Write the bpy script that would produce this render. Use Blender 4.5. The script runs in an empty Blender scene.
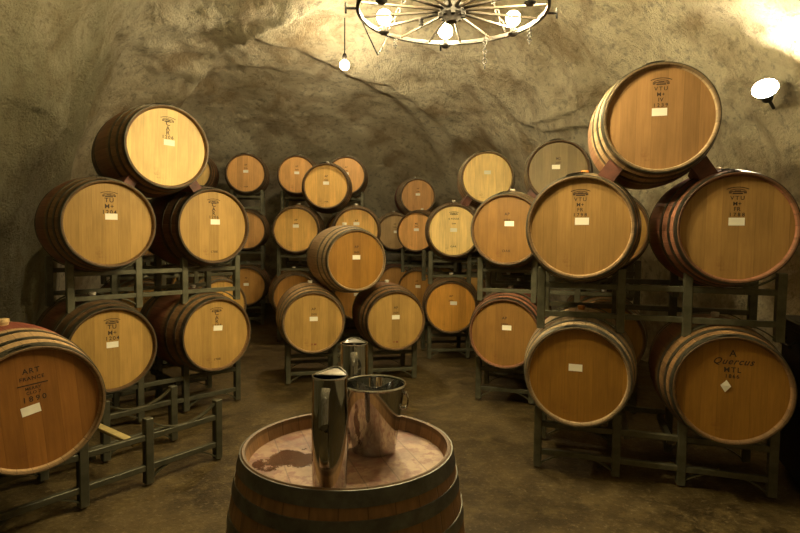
import bpy, bmesh, math, random
from math import sin, cos, pi, radians, sqrt, atan2, exp, hypot
from mathutils import Vector, Matrix, noise
C = bpy.context.scene.collection
random.seed(4)

# ------------------------------------------------------------------ helpers
def link(name, me, mat=None, parent=None, color=None):
    o = bpy.data.objects.new(name, me); C.objects.link(o)
    if mat is not None and me is not None and len(me.materials) == 0: me.materials.append(mat)
    if parent: o.parent = parent
    if color: o.color = color
    return o
def tag(o, label, cat, group=None, kind=None):
    if label: o['label'] = label
    if cat: o['category'] = cat
    if group: o['group'] = group
    if kind: o['kind'] = kind
    return o
def empty(name, loc, rz=0, ry=0):
    o = bpy.data.objects.new(name, None); C.objects.link(o)
    o.location = loc; o.rotation_euler = (0, ry, rz); o.empty_display_size = .1
    return o
class MB:
    def __init__(s): s.v = []; s.f = []; s.sm = []
    def add(s, v, f, smooth=False):
        n = len(s.v); s.v += [tuple(p) for p in v]; s.f += [[i+n for i in q] for q in f]; s.sm += [smooth]*len(f)
    def box(s, c, d, M=None, bev=0):
        x, y, z = [k/2 for k in d]
        if bev:
            # chamfered box: 24 verts via bmesh
            bm = bmesh.new(); bmesh.ops.create_cube(bm, size=1)
            for v in bm.verts: v.co = Vector((v.co.x*d[0], v.co.y*d[1], v.co.z*d[2]))
            bmesh.ops.bevel(bm, geom=list(bm.edges), offset=bev, segments=1, affect='EDGES', profile=.5)
            V = [v.co.copy() for v in bm.verts]; bm.verts.index_update()
            F = [[v.index for v in f.verts] for f in bm.faces]; bm.free()
        else:
            V = [Vector((a, b, e)) for a in (-x, x) for b in (-y, y) for e in (-z, z)]
            F = [(0,1,3,2),(4,6,7,5),(0,4,5,1),(2,3,7,6),(0,2,6,4),(1,5,7,3)]
        if M: V = [M @ v for v in V]
        s.add([v+Vector(c) for v in V], F)
    def lathe(s, prof, seg=48, axis='Z', closed=False, smooth=True, org=(0,0,0)):
        n = len(prof); V = []
        for (r, h) in prof:
            for k in range(seg):
                a = 2*pi*k/seg
                if axis == 'Z': V.append((org[0]+r*cos(a), org[1]+r*sin(a), org[2]+h))
                else: V.append((org[0]+r*cos(a), org[1]+h, org[2]+r*sin(a)))
        F = []
        m = n if closed else n-1
        for i in range(m):
            j = (i+1) % n
            for k in range(seg):
                l = (k+1) % seg
                q = (i*seg+k, i*seg+l, j*seg+l, j*seg+k)
                F.append(q if axis == 'Z' else q[::-1])
        s.add(V, F, smooth)
    def disc(s, r, h, seg=48, axis='Z', flip=False, org=(0,0,0)):
        V = [(org[0]+r*cos(2*pi*k/seg), org[1]+r*sin(2*pi*k/seg), org[2]+h) if axis == 'Z' else (org[0]+r*cos(2*pi*k/seg), org[1]+h, org[2]+r*sin(2*pi*k/seg)) for k in range(seg)]
        q = list(range(seg)); s.add(V, [q[::-1] if flip else q])
    def tube(s, pts, r, seg=8, flat=None):
        # round tube (or flat strip cross-section flat=(w,t)) along pts
        pts = [Vector(p) for p in pts]; V = []; n = len(pts); up = Vector((0,0,1))
        for i, p in enumerate(pts):
            t = (pts[min(i+1, n-1)]-pts[max(i-1, 0)]).normalized()
            a = t.cross(up)
            if a.length < 1e-3: a = t.cross(Vector((0,1,0)))
            a.normalize(); b = t.cross(a).normalized()
            rr = r[i] if isinstance(r, (list, tuple)) else r
            for k in range(seg):
                g = 2*pi*(k+.5*(seg == 4))/seg
                if flat: V.append(p+a*(cos(g)*flat[0]*.707)+b*(sin(g)*flat[1]*.707))
                else: V.append(p+a*cos(g)*rr+b*sin(g)*rr)
        F = [(i*seg+k, i*seg+(k+1) % seg, (i+1)*seg+(k+1) % seg, (i+1)*seg+k) for i in range(n-1) for k in range(seg)]
        F += [list(range(seg))[::-1], list(range((n-1)*seg, n*seg))]
        s.add(V, F, seg > 4)
    def sphere(s, c, r, seg=16, rings=10, sc=(1,1,1)):
        prof = [(r*sin(pi*i/rings)+1e-5, r*cos(pi*i/rings)*sc[2]) for i in range(rings, -1, -1)]
        s.lathe(prof, seg, org=c)
    def mesh(s, name, mat=None):
        me = bpy.data.meshes.new(name); me.from_pydata(s.v, [], s.f); me.update()
        me.polygons.foreach_set('use_smooth', s.sm)
        bm = bmesh.new(); bm.from_mesh(me); bmesh.ops.recalc_face_normals(bm, faces=bm.faces)
        for e in bm.edges:
            if len(e.link_faces) == 2 and e.calc_face_angle(0) > radians(35): e.smooth = False
        bm.to_mesh(me); bm.free()
        if mat: me.materials.append(mat)
        return me

# ------------------------------------------------------------------ materials
class NT:
    def __init__(s, name):
        s.m = bpy.data.materials.new(name); s.m.use_nodes = True; s.t = s.m.node_tree; s.t.nodes.clear()
        s.out = s.n('ShaderNodeOutputMaterial'); s.b = s.n('ShaderNodeBsdfPrincipled')
        s.l(s.b.outputs[0], s.out.inputs[0])
    def n(s, ty, **k):
        o = s.t.nodes.new(ty)
        for a, v in k.items(): setattr(o, a, v)
        return o
    def l(s, a, b): s.t.links.new(a, b)
    def set(s, node, i, v):
        if hasattr(v, 'is_output') or isinstance(v, bpy.types.NodeSocket): s.l(v, node.inputs[i])
        elif v is not None: node.inputs[i].default_value = v
    def math(s, op, a, b=None, c=None, clamp=False):
        o = s.n('ShaderNodeMath', operation=op, use_clamp=clamp)
        for i, v in enumerate((a, b, c)):
            if v is not None: s.set(o, i, v)
        return o.outputs[0]
    def noise(s, vec, scale, detail=4, rough=.55, dist=0):
        o = s.n('ShaderNodeTexNoise'); s.l(vec, o.inputs['Vector'])
        o.inputs['Scale'].default_value = scale; o.inputs['Detail'].default_value = detail
        o.inputs['Roughness'].default_value = rough; o.inputs['Distortion'].default_value = dist
        return o.outputs['Fac']
    def ramp(s, fac, stops, interp='LINEAR'):
        o = s.n('ShaderNodeValToRGB'); s.l(fac, o.inputs[0]); cr = o.color_ramp; cr.interpolation = interp
        while len(cr.elements) < len(stops): cr.elements.new(.5)
        for e, (p, c) in zip(cr.elements, stops):
            e.position = p; e.color = (c, c, c, 1) if isinstance(c, (int, float)) else (*c, 1)
        return o.outputs[0]
    def mix(s, fac, a, b, mode='MIX'):
        o = s.n('ShaderNodeMix', data_type='RGBA', blend_type=mode)
        s.set(o, 0, fac); s.set(o, 6, a if not isinstance(a, tuple) else (*a, 1)); s.set(o, 7, b if not isinstance(b, tuple) else (*b, 1))
        return o.outputs[2]
    def mapping(s, vec, scale=(1,1,1), loc=None):
        o = s.n('ShaderNodeMapping'); s.l(vec, o.inputs[0]); o.inputs['Scale'].default_value = scale
        if loc is not None: s.l(loc, o.inputs['Location'])
        return o.outputs[0]
    def coord(s): return s.n('ShaderNodeTexCoord').outputs['Object']
    def bump(s, h, strength=.3, dist=.01):
        o = s.n('ShaderNodeBump'); o.inputs['Strength'].default_value = strength; o.inputs['Distance'].default_value = dist
        s.l(h, o.inputs['Height']); s.l(o.outputs[0], s.b.inputs['Normal'])
    def fin(s, col=None, rough=None, metal=None, spec=None):
        if col is not None: s.set(s.b, 'Base Color', col if not isinstance(col, tuple) else (*col, 1))
        if rough is not None: s.set(s.b, 'Roughness', rough)
        if metal is not None: s.set(s.b, 'Metallic', metal)
        if spec is not None: s.set(s.b, 'Specular IOR Level', spec)
        return s.m

def mat_head():
    t = NT('oak_head'); oi = t.n('ShaderNodeObjectInfo'); co = t.coord()
    rv = t.math('MULTIPLY', oi.outputs['Random'], 17.)
    sep = t.n('ShaderNodeSeparateXYZ'); t.l(co, sep.inputs[0])
    x = t.math('ADD', t.math('MULTIPLY', sep.outputs[0], 12.5), rv)
    wob = t.noise(co, 1.5, 0)
    cell = t.math('FLOOR', x); fr = t.math('FRACT', x)
    wn = t.n('ShaderNodeTexWhiteNoise', noise_dimensions='1D'); t.l(cell, wn.inputs['W'])
    plank = t.math('MULTIPLY_ADD', wn.outputs['Value'], .24, .87)
    seam = t.ramp(t.math('MINIMUM', fr, t.math('SUBTRACT', 1., fr)), [(0, .80), (.03, 1.)])
    comb = t.n('ShaderNodeCombineXYZ'); t.l(cell, comb.inputs[2]); t.l(rv, comb.inputs[0])
    g = t.noise(t.mapping(co, (26, 26, 1.6), comb.outputs[0]), 3., 5, .6, .4)
    gr = t.ramp(g, [(.3, .84), (.7, 1.1)])
    sm = t.ramp(t.noise(t.mapping(co, (1, 1, 1), comb.outputs[0]), 3.4, 4), [(.3, .86), (.65, 1.06)])
    v = t.math('MULTIPLY', t.math('MULTIPLY', plank, seam), t.math('MULTIPLY', gr, sm))
    vc = t.n('ShaderNodeCombineXYZ')
    for i in range(3): t.l(v, vc.inputs[i])
    col = t.mix(1., oi.outputs['Color'], vc.outputs[0], 'MULTIPLY')
    # red wine spatter near the lower edge
    st = t.ramp(t.noise(co, 9., 5, .65), [(.62, 0.), (.70, .55)])
    low = t.ramp(sep.outputs[2], [(0.0, 0.), (.01, 0.)])
    lowm = t.n('ShaderNodeMapRange'); t.l(sep.outputs[2], lowm.inputs[0])
    lowm.inputs[1].default_value = -.14; lowm.inputs[2].default_value = -.26; lowm.inputs[3].default_value = 0; lowm.inputs[4].default_value = 1
    col = t.mix(t.math('MULTIPLY', st, lowm.outputs[0]), col, (.16, .045, .02))
    t.bump(t.math('ADD', g, t.math('MULTIPLY', seam, 2.)), .25, .002)
    return t.fin(col, .48, 0, .35)
def mat_stave():
    t = NT('oak_stave'); oi = t.n('ShaderNodeObjectInfo'); co = t.coord()
    sep = t.n('ShaderNodeSeparateXYZ'); t.l(co, sep.inputs[0])
    ang = t.math('ARCTAN2', sep.outputs[2], sep.outputs[0])
    a = t.math('ADD', t.math('MULTIPLY', ang, 28/(2*pi)), t.math('MULTIPLY', oi.outputs['Random'], 9.))
    cell = t.math('FLOOR', a); fr = t.math('FRACT', a)
    wn = t.n('ShaderNodeTexWhiteNoise', noise_dimensions='1D'); t.l(cell, wn.inputs['W'])
    plank = t.math('MULTIPLY_ADD', wn.outputs['Value'], .4, .78)
    seam = t.ramp(t.math('MINIMUM', fr, t.math('SUBTRACT', 1., fr)), [(0, .5), (.04, 1.)])
    comb = t.n('ShaderNodeCombineXYZ'); t.l(cell, comb.inputs[1]); t.l(oi.outputs['Random'], comb.inputs[0])
    g = t.noise(t.mapping(co, (20, 1.6, 20), comb.outputs[0]), 3., 5, .6, .3)
    v = t.math('MULTIPLY', t.math('MULTIPLY', plank, seam), t.ramp(g, [(.3, .72), (.7, 1.15)]))
    vc = t.n('ShaderNodeCombineXYZ')
    for i in range(3): t.l(v, vc.inputs[i])
    # the middle of the cask is painted with wine lees: amount = object alpha
    mid = t.math('ABSOLUTE', t.math('SUBTRACT', sep.outputs[1], .45))
    band = t.math('MULTIPLY', t.ramp(t.math('ADD', mid, t.math('MULTIPLY', g, .03)), [(.14, 1.), (.17, 0.)]), oi.outputs['Alpha'])
    col = t.mix(band, oi.outputs['Color'], (.20, .035, .028))
    col = t.mix(1., col, vc.outputs[0], 'MULTIPLY')
    col = t.mix(t.ramp(mid, [(.434, 0.), (.438, .65)]), col, (.07, .042, .02))      # chime ends: weathered wood, plus the dimmer light on end grain painted in
    t.bump(t.math('ADD', g, t.math('MULTIPLY', seam, 2.)), .35, .003)
    return t.fin(col, .55, 0, .35)
def mat_hoop():
    t = NT('galvanised_hoop'); oi = t.n('ShaderNodeObjectInfo'); co = t.coord()
    g = t.noise(co, 14., 5, .65)
    v = t.ramp(g, [(.3, .45), (.7, 1.1)])
    col = t.mix(1., oi.outputs['Color'], v, 'MULTIPLY')
    t.bump(g, .1, .002)
    return t.fin(col, t.ramp(g, [(.3, .5), (.7, .36)]), .75)
def mat_steelrack():
    t = NT('rack_steel'); oi = t.n('ShaderNodeObjectInfo'); co = t.coord()
    g = t.noise(co, 9., 5, .65); h = t.noise(co, 70., 2)
    col = t.mix(t.ramp(g, [(.35, 0.), (.7, 1.)]), (.08, .08, .052), (.155, .15, .10))
    col = t.mix(1., oi.outputs['Color'], col, 'MULTIPLY')
    t.bump(h, .12, .001)
    return t.fin(col, .5, .35)
def mat_plain(name, col, rough=.5, metal=0., scale=20., var=.25, bump=.1):
    t = NT(name); co = t.coord(); g = t.noise(co, scale, 4)
    a = tuple(c*(1-var) for c in col); b = tuple(min(1, c*(1+var)) for c in col)
    c = t.mix(t.ramp(g, [(.3, 0.), (.7, 1.)]), a, b)
    if bump: t.bump(g, bump, .002)
    return t.fin(c, rough, metal)
def mat_objcol(name, rough=.6, metal=0):
    t = NT(name); oi = t.n('ShaderNodeObjectInfo'); g = t.noise(t.coord(), 30., 3)
    return t.fin(t.mix(1., oi.outputs['Color'], t.ramp(g, [(.3, .85), (.7, 1.05)]), 'MULTIPLY'), rough, metal)
def mat_emit(name, col, st):
    t = NT(name); t.b.inputs['Emission Color'].default_value = (*col, 1); t.b.inputs['Emission Strength'].default_value = st
    return t.fin(col, .3)
def mat_rock():
    t = NT('cave_rock'); co = t.coord()
    big = t.noise(co, .55, 6, .6, .6); mid = t.noise(co, 1.9, 8, .62, .5); fine = t.noise(co, 11., 8, .7); gr = t.noise(co, 46., 4, .7)
    c1 = t.mix(t.ramp(big, [(.34, 0.), (.56, 1.)]), (.55, .47, .31), (.90, .83, .63))
    c2 = t.mix(t.ramp(mid, [(.36, .7), (.54, 0.)]), c1, (.36, .25, .13))
    # grey green shotcrete towards the left-hand side of the cave
    sep = t.n('ShaderNodeSeparateXYZ'); t.l(co, sep.inputs[0])
    mr = t.n('ShaderNodeMapRange'); t.l(t.math('ADD', sep.outputs[0], t.math('MULTIPLY', t.math('SUBTRACT', big, .5), 3.)), mr.inputs[0])
    mr.inputs[1].default_value = -1.2; mr.inputs[2].default_value = -3.2
    my = t.n('ShaderNodeMapRange'); t.l(t.math('ADD', sep.outputs[1], t.math('MULTIPLY', t.math('SUBTRACT', big, .5), 2.)), my.inputs[0])
    my.inputs[1].default_value = 7.2; my.inputs[2].default_value = 5.6
    c3 = t.mix(t.math('MULTIPLY', t.math('MULTIPLY', mr.outputs[0], my.outputs[0]), .8), c2, (.25, .245, .15))
    c4 = t.mix(t.ramp(fine, [(.36, .5), (.48, 0.)]), c3, (.20, .165, .105))
    c5 = t.mix(t.ramp(fine, [(.6, 0.), (.8, .4)]), c4, (.58, .53, .40))
    h = t.math('ADD', t.math('MULTIPLY', fine, 1.), t.math('MULTIPLY', gr, .8))
    h = t.math('ADD', h, t.math('MULTIPLY', mid, 1.))
    t.bump(h, 1., .11)
    return t.fin(c5, .88, 0, .25)
def mat_floor():
    t = NT('earth_floor'); co = t.coord()
    a = t.noise(co, 1.3, 6, .6, .5); b = t.noise(co, 7., 6, .65); c = t.noise(co, 40., 4, .7)
    col = t.mix(t.ramp(a, [(.35, 0.), (.65, 1.)]), (.022, .014, .004), (.082, .055, .018))
    col = t.mix(t.ramp(b, [(.46, 0.), (.68, .8)]), col, (.125, .09, .036))
    col = t.mix(t.ramp(c, [(.55, 0.), (.68, .7)]), col, (.17, .13, .07))
    col = t.mix(t.ramp(c, [(.3, .7), (.42, 0.)]), col, (.018, .011, .004))
    t.bump(t.math('ADD', b, t.math('MULTIPLY', c, .5)), .5, .015)
    return t.fin(col, t.ramp(a, [(.4, .5), (.6, .75)]), 0, .4)
def mat_winetop():
    t = NT('wine_stained_head'); co = t.coord()
    sep = t.n('ShaderNodeSeparateXYZ'); t.l(co, sep.inputs[0])
    x = t.math('MULTIPLY', t.math('ADD', t.math('MULTIPLY', sep.outputs[0], .94), t.math('MULTIPLY', sep.outputs[2], .34)), 11.)
    cell = t.math('FLOOR', x); fr = t.math('FRACT', x)
    seam = t.ramp(t.math('MINIMUM', fr, t.math('SUBTRACT', 1., fr)), [(0, .5), (.03, 1.)])
    n1 = t.noise(co, 7., 6, .65, .4); n2 = t.noise(co, 26., 5, .65); n3 = t.noise(co, 3.2, 3)
    col = t.mix(t.ramp(n1, [(.35, 0.), (.6, 1.)]), (.13, .06, .045), (.33, .21, .13))
    col = t.mix(t.ramp(n2, [(.48, 0.), (.60, .75)]), col, (.16, .05, .035))
    col = t.mix(1., col, seam, 'MULTIPLY')
    # wet dark patch left of the pitcher
    dx = t.math('SUBTRACT', sep.outputs[0], -.145); dz = t.math('SUBTRACT', sep.outputs[2], -.02)
    d = t.math('SQRT', t.math('ADD', t.math('MULTIPLY', dx, dx), t.math('MULTIPLY', t.math('MULTIPLY', dz, dz), 2.2)))
    wet = t.ramp(t.math('ADD', d, t.math('MULTIPLY', t.math('SUBTRACT', n1, .5), .30)), [(.10, 1.), (.115, 0.)])
    col = t.mix(t.math('MULTIPLY', wet, .85), col, (.055, .018, .010))
    t.bump(t.math('ADD', n2, seam), .2, .002)
    r = t.mix(wet, (.5, .5, .5), (.12, .12, .12))
    return t.fin(col, r, 0, .5)
M_HEAD, M_STAVE, M_HOOP, M_RACK = mat_head(), mat_stave(), mat_hoop(), mat_steelrack()
M_INK = mat_plain('burnt_stencil_ink', (.045, .026, .014), .8, var=.4)
M_RED = mat_plain('red_wax_mark', (.20, .035, .02), .7)
M_PAPER = mat_plain('paper', (.90, .87, .76), .8, var=.04)
M_LINE = mat_plain('pen_ink', (.36, .38, .40), .8)
M_BUNG = mat_objcol('bung_material', .55)
M_WEDGE = mat_plain('wine_stained_wood', (.105, .036, .022), .6, scale=12., var=.5)
M_PLANK = mat_plain('yellowed_wood', (.44, .36, .16), .6, scale=12.)
M_STEEL = mat_plain('polished_steel', (.50, .52, .54), .05, 1., 6., .04, 0)
M_IRON = mat_plain('wrought_iron', (.012, .009, .007), .7, 0., 25., .4)
M_SPOKE = mat_plain('old_wheel_wood', (.035, .026, .018), .6, 0, 25., .3)
M_ROCK, M_FLOOR, M_TOP = mat_rock(), mat_floor(), mat_winetop()
M_DARK = mat_plain('black_case', (.018, .017, .016), .5)
BULB = (1., .80, .41)
M_BULB = mat_emit('lit_bulb', BULB, 440.)
M_FILL_BULB = mat_emit('fill_bulb_dim', BULB, 6.)  # weak glow for the added fill chandelier behind the camera
M_WBULB = mat_emit('lit_wall_bulb', (1., .80, .48), 330.)
M_FLOOD = mat_emit('lit_flood_lens', (1., .82, .54), 430.)

# ------------------------------------------------------------------ barrel meshes (axis along +Y, front head at y=0, axis at z=0)
LB, RE, RBI = .90, .2972, .348
def rad(y, L=LB): return RE+(RBI-RE)*(1-abs((y-L/2)/(L/2))**2.0)
def body_mesh(L=LB, dp=.034):
    b = MB(); n = 22
    prof = [(.276, dp), (.286, 0.002), (RE-.004, 0)]+[(rad(L*i/n, L), L*i/n) for i in range(n+1)]+[(RE-.004, L), (.286, L-.002), (.276, L-.034)]
    prof[3] = (RE, .003); prof[3+n] = (RE, L-.003)
    b.lathe(prof, 84, 'Y'); b.disc(.277, L-.034, 84, 'Y')
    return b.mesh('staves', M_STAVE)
def head_mesh(y=.030, mat=None):
    b = MB(); b.lathe([(.282, y+.012), (.282, y), (.276, y-.001)], 72, 'Y'); b.disc(.276, y-.001, 72, 'Y', True); b.disc(.282, y+.012, 72, 'Y')
    return b.mesh('head', mat or M_HEAD)
def hoop_mesh(y0, w, L=LB, rivet=True):
    b = MB(); t = .0028; y1 = y0+w; ys = [y0+w*i/3 for i in range(4)]
    prof = [(rad(y, L)+t, y) for y in ys]+[(rad(y, L)-.002, y) for y in ys[::-1]]
    b.lathe(prof, 84, 'Y', closed=True)
    if rivet:
        ym = (y0+y1)/2; r = rad(ym, L)+t
        for da in (-.05, .05):
            a = pi/2+da+(.12 if y0 < L/2 else -.12)
            for dy in (-.3*w*0, ):
                b.sphere((r*cos(a), ym+dy, r*sin(a)), .0055, 8, 4)
        # the overlapped strap end
        for k in range(8):
            a0 = pi/2+.12-.16+k*.04; a1 = a0+.04; rr = r+.0022
            b.add([(rr*cos(a), y, rr*sin(a)) for a in (a0, a1) for y in (y0+.001, y1-.001)], [(0, 1, 3, 2)])
    return b.mesh('hoop', M_HOOP)
HOOPS = [(.002, .040), (.098, .032), (.222, .034), (LB-.256, .034), (LB-.130, .032), (LB-.042, .040)]
ME_BODY, ME_HEAD = body_mesh(), head_mesh()
ME_HOOPS = [hoop_mesh(y, w) for y, w in HOOPS]
def bung_mesh(r, h):
    b = MB(); z0 = RBI-.006
    b.lathe([(r*.8, z0), (r*.92, z0+h*.55), (r, z0+h*.6), (r, z0+h), (r*.85, z0+h+.003)], 20, org=(0, .45, 0)); b.disc(r*.85, z0+h+.003, 20, org=(0, .45, 0))
    return b.mesh('bung', M_BUNG)
ME_BUNG = bung_mesh(.024, .030); ME_BUNGW = bung_mesh(.034, .034)
def tag_mesh():
    b = MB(); n = 6; w, h = .078, .042
    V = []; 
    for i in range(n+1):
        x = -w/2+w*i/n; y = -.0005-.0012*abs(sin(3*i/n*pi/2))
        V += [(x, y, -h/2), (x, y, h/2), (x, y+.0005, -h/2), (x, y+.0005, h/2)]
    F = []
    for i in range(n):
        a = i*4; c = a+4; F += [(a, c, c+1, a+1), (a+2, a+3, c+3, c+2), (a+1, c+1, c+3, a+3), (a, a+2, c+2, c)]
    F += [(0, 1, 3, 2), (n*4, n*4+2, n*4+3, n*4+1)]
    b.add(V, F, True); return b.mesh('paper_tag', M_PAPER)
def line_mesh():
    b = MB()
    for z, w in ((.009, .05), (-.004, .036)):
        x = -w/2
        while x < w/2:
            l = random.uniform(.004, .009); b.box((x+l/2, -.0026, z+random.uniform(-.001, .001)), (l, .0006, .0042)); x += l+.0025
    return b.mesh('handwriting', M_LINE)
ME_TAG, ME_LINE = tag_mesh(), line_mesh()
def text_mesh(rows, mat, arcs=0, name='stencil_marks'):
    """rows: (text, size, z, shear/space, x) ; letters lie on the head, facing -Y"""
    bm = bmesh.new()
    for (s, size, z, sp, x0, sh) in rows:
        cu = bpy.data.curves.new('t', 'FONT'); cu.body = s; cu.size = size; cu.align_x = 'CENTER'; cu.extrude = .0003
        cu.space_character = sp; cu.shear = sh; cu.offset = size*.012; cu.resolution_u = 3
        o = bpy.data.objects.new('t', cu); C.objects.link(o)
        dg = bpy.context.evaluated_depsgraph_get(); me = bpy.data.meshes.new_from_object(o.evaluated_get(dg))
        me.transform(Matrix.Translation((x0, 0, z)) @ Matrix.Rotation(pi/2, 4, 'X')); bm.from_mesh(me)
        bpy.data.objects.remove(o); bpy.data.curves.remove(cu); bpy.data.meshes.remove(me)
    b = MB()
    if arcs:    # the cooper's arched mark: two arches over a pair of bars
        for (R, a0, th, zc) in ((.085, 38, .006, .165), (.060, 36, .005, .170)):
            n = 14; a = [radians(90-a0+2*a0*i/n) for i in range(n+1)]
            for i in range(n):
                b.add([(r*cos(q), y, zc-.0+r*sin(q)*.62) for y in (0, -.0006) for (r, q) in ((R, a[i]), (R+th, a[i]), (R+th, a[i+1]), (R, a[i+1]))], [(0, 1, 2, 3), (7, 6, 5, 4)])
        for (z, w, h) in ((.196, .085, .004), (.186, .050, .007), (.1985, .03, .006)):
            b.box((0, -.0004, z), (w, .0006, h))
        for sx in (-1, 1): b.box((sx*.036, -.0004, .189), (.014, .0006, .006))
    for q in arcs_extra: b.box(*q)
    if b.v:
        me = b.mesh('a'); bm.from_mesh(me); bpy.data.meshes.remove(me)
    me = bpy.data.meshes.new(name); bm.to_mesh(me); bm.free(); me.materials.append(mat); return me
arcs_extra = []
def st(rows): return [(a, b, c, *(d if d else (1., 0, 0))) for a, b, c, *d in [(r[0], r[1], r[2], *(r[3:] or ())) for r in rows]]
R_ = lambda t, s, z, sp=1.1, x=0, sh=0: (t, s, z, sp, x, sh)
STN = {}
STN['vtu98'] = text_mesh([R_('VTU', .030, .152, 1.4), R_('M+', .030, .121), R_('FR', .030, .092), R_('1798', .028, .063, 1.5)], M_INK, 1)
STN['vtu88'] = text_mesh([R_('VTU', .030, .152, 1.4), R_('M+', .030, .121), R_('FR', .030, .092), R_('1788', .028, .063, 1.5)], M_INK, 1)
STN['vtu99'] = text_mesh([R_('VTU', .030, .152, 1.4), R_('M+', .030, .121), R_('IV', .030, .092), R_('1239', .028, .063, 1.5)], M_INK, 1)
STN['mtl'] = text_mesh([R_('A', .052, .185), R_('Quercus', .050, .142, 1.15, 0, .45), R_('MTL', .040, .098, 1.25), R_('1866', .030, .066, 1.25)], M_INK)
arcs_extra = [((0, -.0004, .118), (.125, .0006, .005))]
STN['art'] = text_mesh([R_('ART', .034, .172, 1.2), R_('FRANCE', .024, .140, 1.2), R_('MERRY', .020, .094, 1.1), R_('CLO 7', .020, .073, 1.1), R_('1890', .036, .038, 1.5)], M_INK)
arcs_extra = []
STN['left'] = text_mesh([R_('TU', .042, .148, 1.2), R_('M+', .042, .106), R_('1204', .038, .068, 1.3)], M_INK, 1)
STN['cal'] = text_mesh([R_('C', .048, .158), R_('A', .044, .122), R_('R', .044, .090), R_('1206', .034, .062, 1.3)], M_INK, 1)
STN['far'] = text_mesh([R_('AP', .034, .120, 1.1), R_('2009', .026, .070, 1.1)], M_INK)
STN['m2'] = text_mesh([R_('M2', .034, .110, 1.1), R_('2007', .026, .072, 1.1)], M_INK)
STN['logo'] = text_mesh([R_('& ROUSE', .026, .130, 1.2), R_('2008', .022, .075, 1.1)], M_INK, 1)
ME_LOW = {'dark': text_mesh([R_('1788', .026, -.215, 1.2)], M_INK, name='lower_mark'),
          'red': text_mesh([R_('H M', .030, -.225, 1.0)], M_RED, name='lower_mark'),
          'bar': text_mesh([R_('OAK', .030, -.19, 1.2)], M_INK, name='lower_mark')}

HEADC = {'gold': (.65, .405, .13), 'bright': (.80, .57, .24), 'pale': (.95, .72, .33), 'umber': (.38, .20, .055), 'russet': (.38, .165, .04), 'orange': (.60, .335, .125), 'tan': (.55, .325, .115), 'amber': (.50, .25, .045),
         'brown': (.42, .22, .06), 'grey': (.33, .25, .125), 'dull': (.42, .29, .145), 'rose': (.56, .32, .14)}
BODYC = {'brown': (.25, .145, .065), 'light': (.44, .29, .15), 'dark': (.13, .075, .035), 'pale': (.50, .37, .22), 'red': (.30, .13, .075)}
HOOPC = {'dark': (.09, .08, .06, 1), 'zinc': (.27, .26, .22, 1), 'mid': (.15, .14, .105, 1)}
GB = 'oak wine barrels in the cave'
def make_barrel(label, front, zc, yaw, head='gold', body='brown', stain=.3, hoop='mid', stencil='far', low=None, tagxz=(0.01, .03), tagrot=0, bung='white', roll=0, near=True, tagtype='rect'):
    a = radians(yaw)
    cx, cy = front[0]+.45*sin(a), front[1]+.45*cos(a)
    root = empty('wine_barrel', (cx, cy, zc-RBI-.003), -a)
    tag(root, label, 'barrel', GB)
    k = random.uniform(.94, 1.06)
    def ch(name, me, col=None, par=root, dy=0., dx=0., dz=0., ry=0.):
        o = bpy.data.objects.new(name, me); C.objects.link(o); o.parent = par
        if par is root: o.location = (dx, -.45+dy, RBI+.003+dz)
        else: o.location = (dx, dy, dz)
        o.rotation_euler = (0, radians(ry), 0)
        if col: o.color = col
        return o
    bc = BODYC[body]; hc = HEADC[head]; hs = 1. if head in ('bright', 'pale') else .64 if front[1] < 6 else 1.15  # far heads coloured lighter to make up for the weaker light on them
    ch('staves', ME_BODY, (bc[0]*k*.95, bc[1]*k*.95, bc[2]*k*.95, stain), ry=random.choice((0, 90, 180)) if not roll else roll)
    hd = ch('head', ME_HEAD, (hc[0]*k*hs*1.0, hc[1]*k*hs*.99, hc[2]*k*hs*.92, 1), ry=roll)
    for me in (ME_HOOPS if near else ME_HOOPS):
        ch('hoop', me, HOOPC[hoop], ry=roll)
    if bung == 'white': ch('bung', ME_BUNG, (.78, .74, .62, 1), ry=roll)
    elif bung == 'wood': ch('bung', ME_BUNGW, (.62, .44, .22, 1), ry=roll)
    elif bung == 'amber': ch('bung', ME_BUNG, (.55, .24, .05, 1), ry=roll)
    elif bung == 'yellow': ch('bung', ME_BUNG, (.75, .55, .10, 1), ry=roll)
    if stencil: ch('stencil_marks', STN[stencil], par=hd, dy=.0282)
    if low: ch('lower_mark', ME_LOW[low], par=hd, dy=.0282)
    if tagxz:
        tg = ch('paper_tag', ME_TAG if tagtype == 'rect' else ME_DIA, par=hd, dy=.0285, dx=tagxz[0], dz=tagxz[1], ry=tagrot)
        tg['label'] = 'small white paper tag'
    return root
def dia_mesh():
    b = MB(); V = [(0, -.001, .034), (.026, -.006, .004), (.004, -.001, -.034), (-.026, -.004, 0)]
    b.add(V+[(x, y+.0006, z) for x, y, z in V], [(0, 1, 2, 3), (7, 6, 5, 4), (0, 4, 5, 1), (1, 5, 6, 2), (2, 6, 7, 3), (3, 7, 4, 0)]); return b.mesh('paper_tag', M_PAPER)
ME_DIA = dia_mesh()

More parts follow.
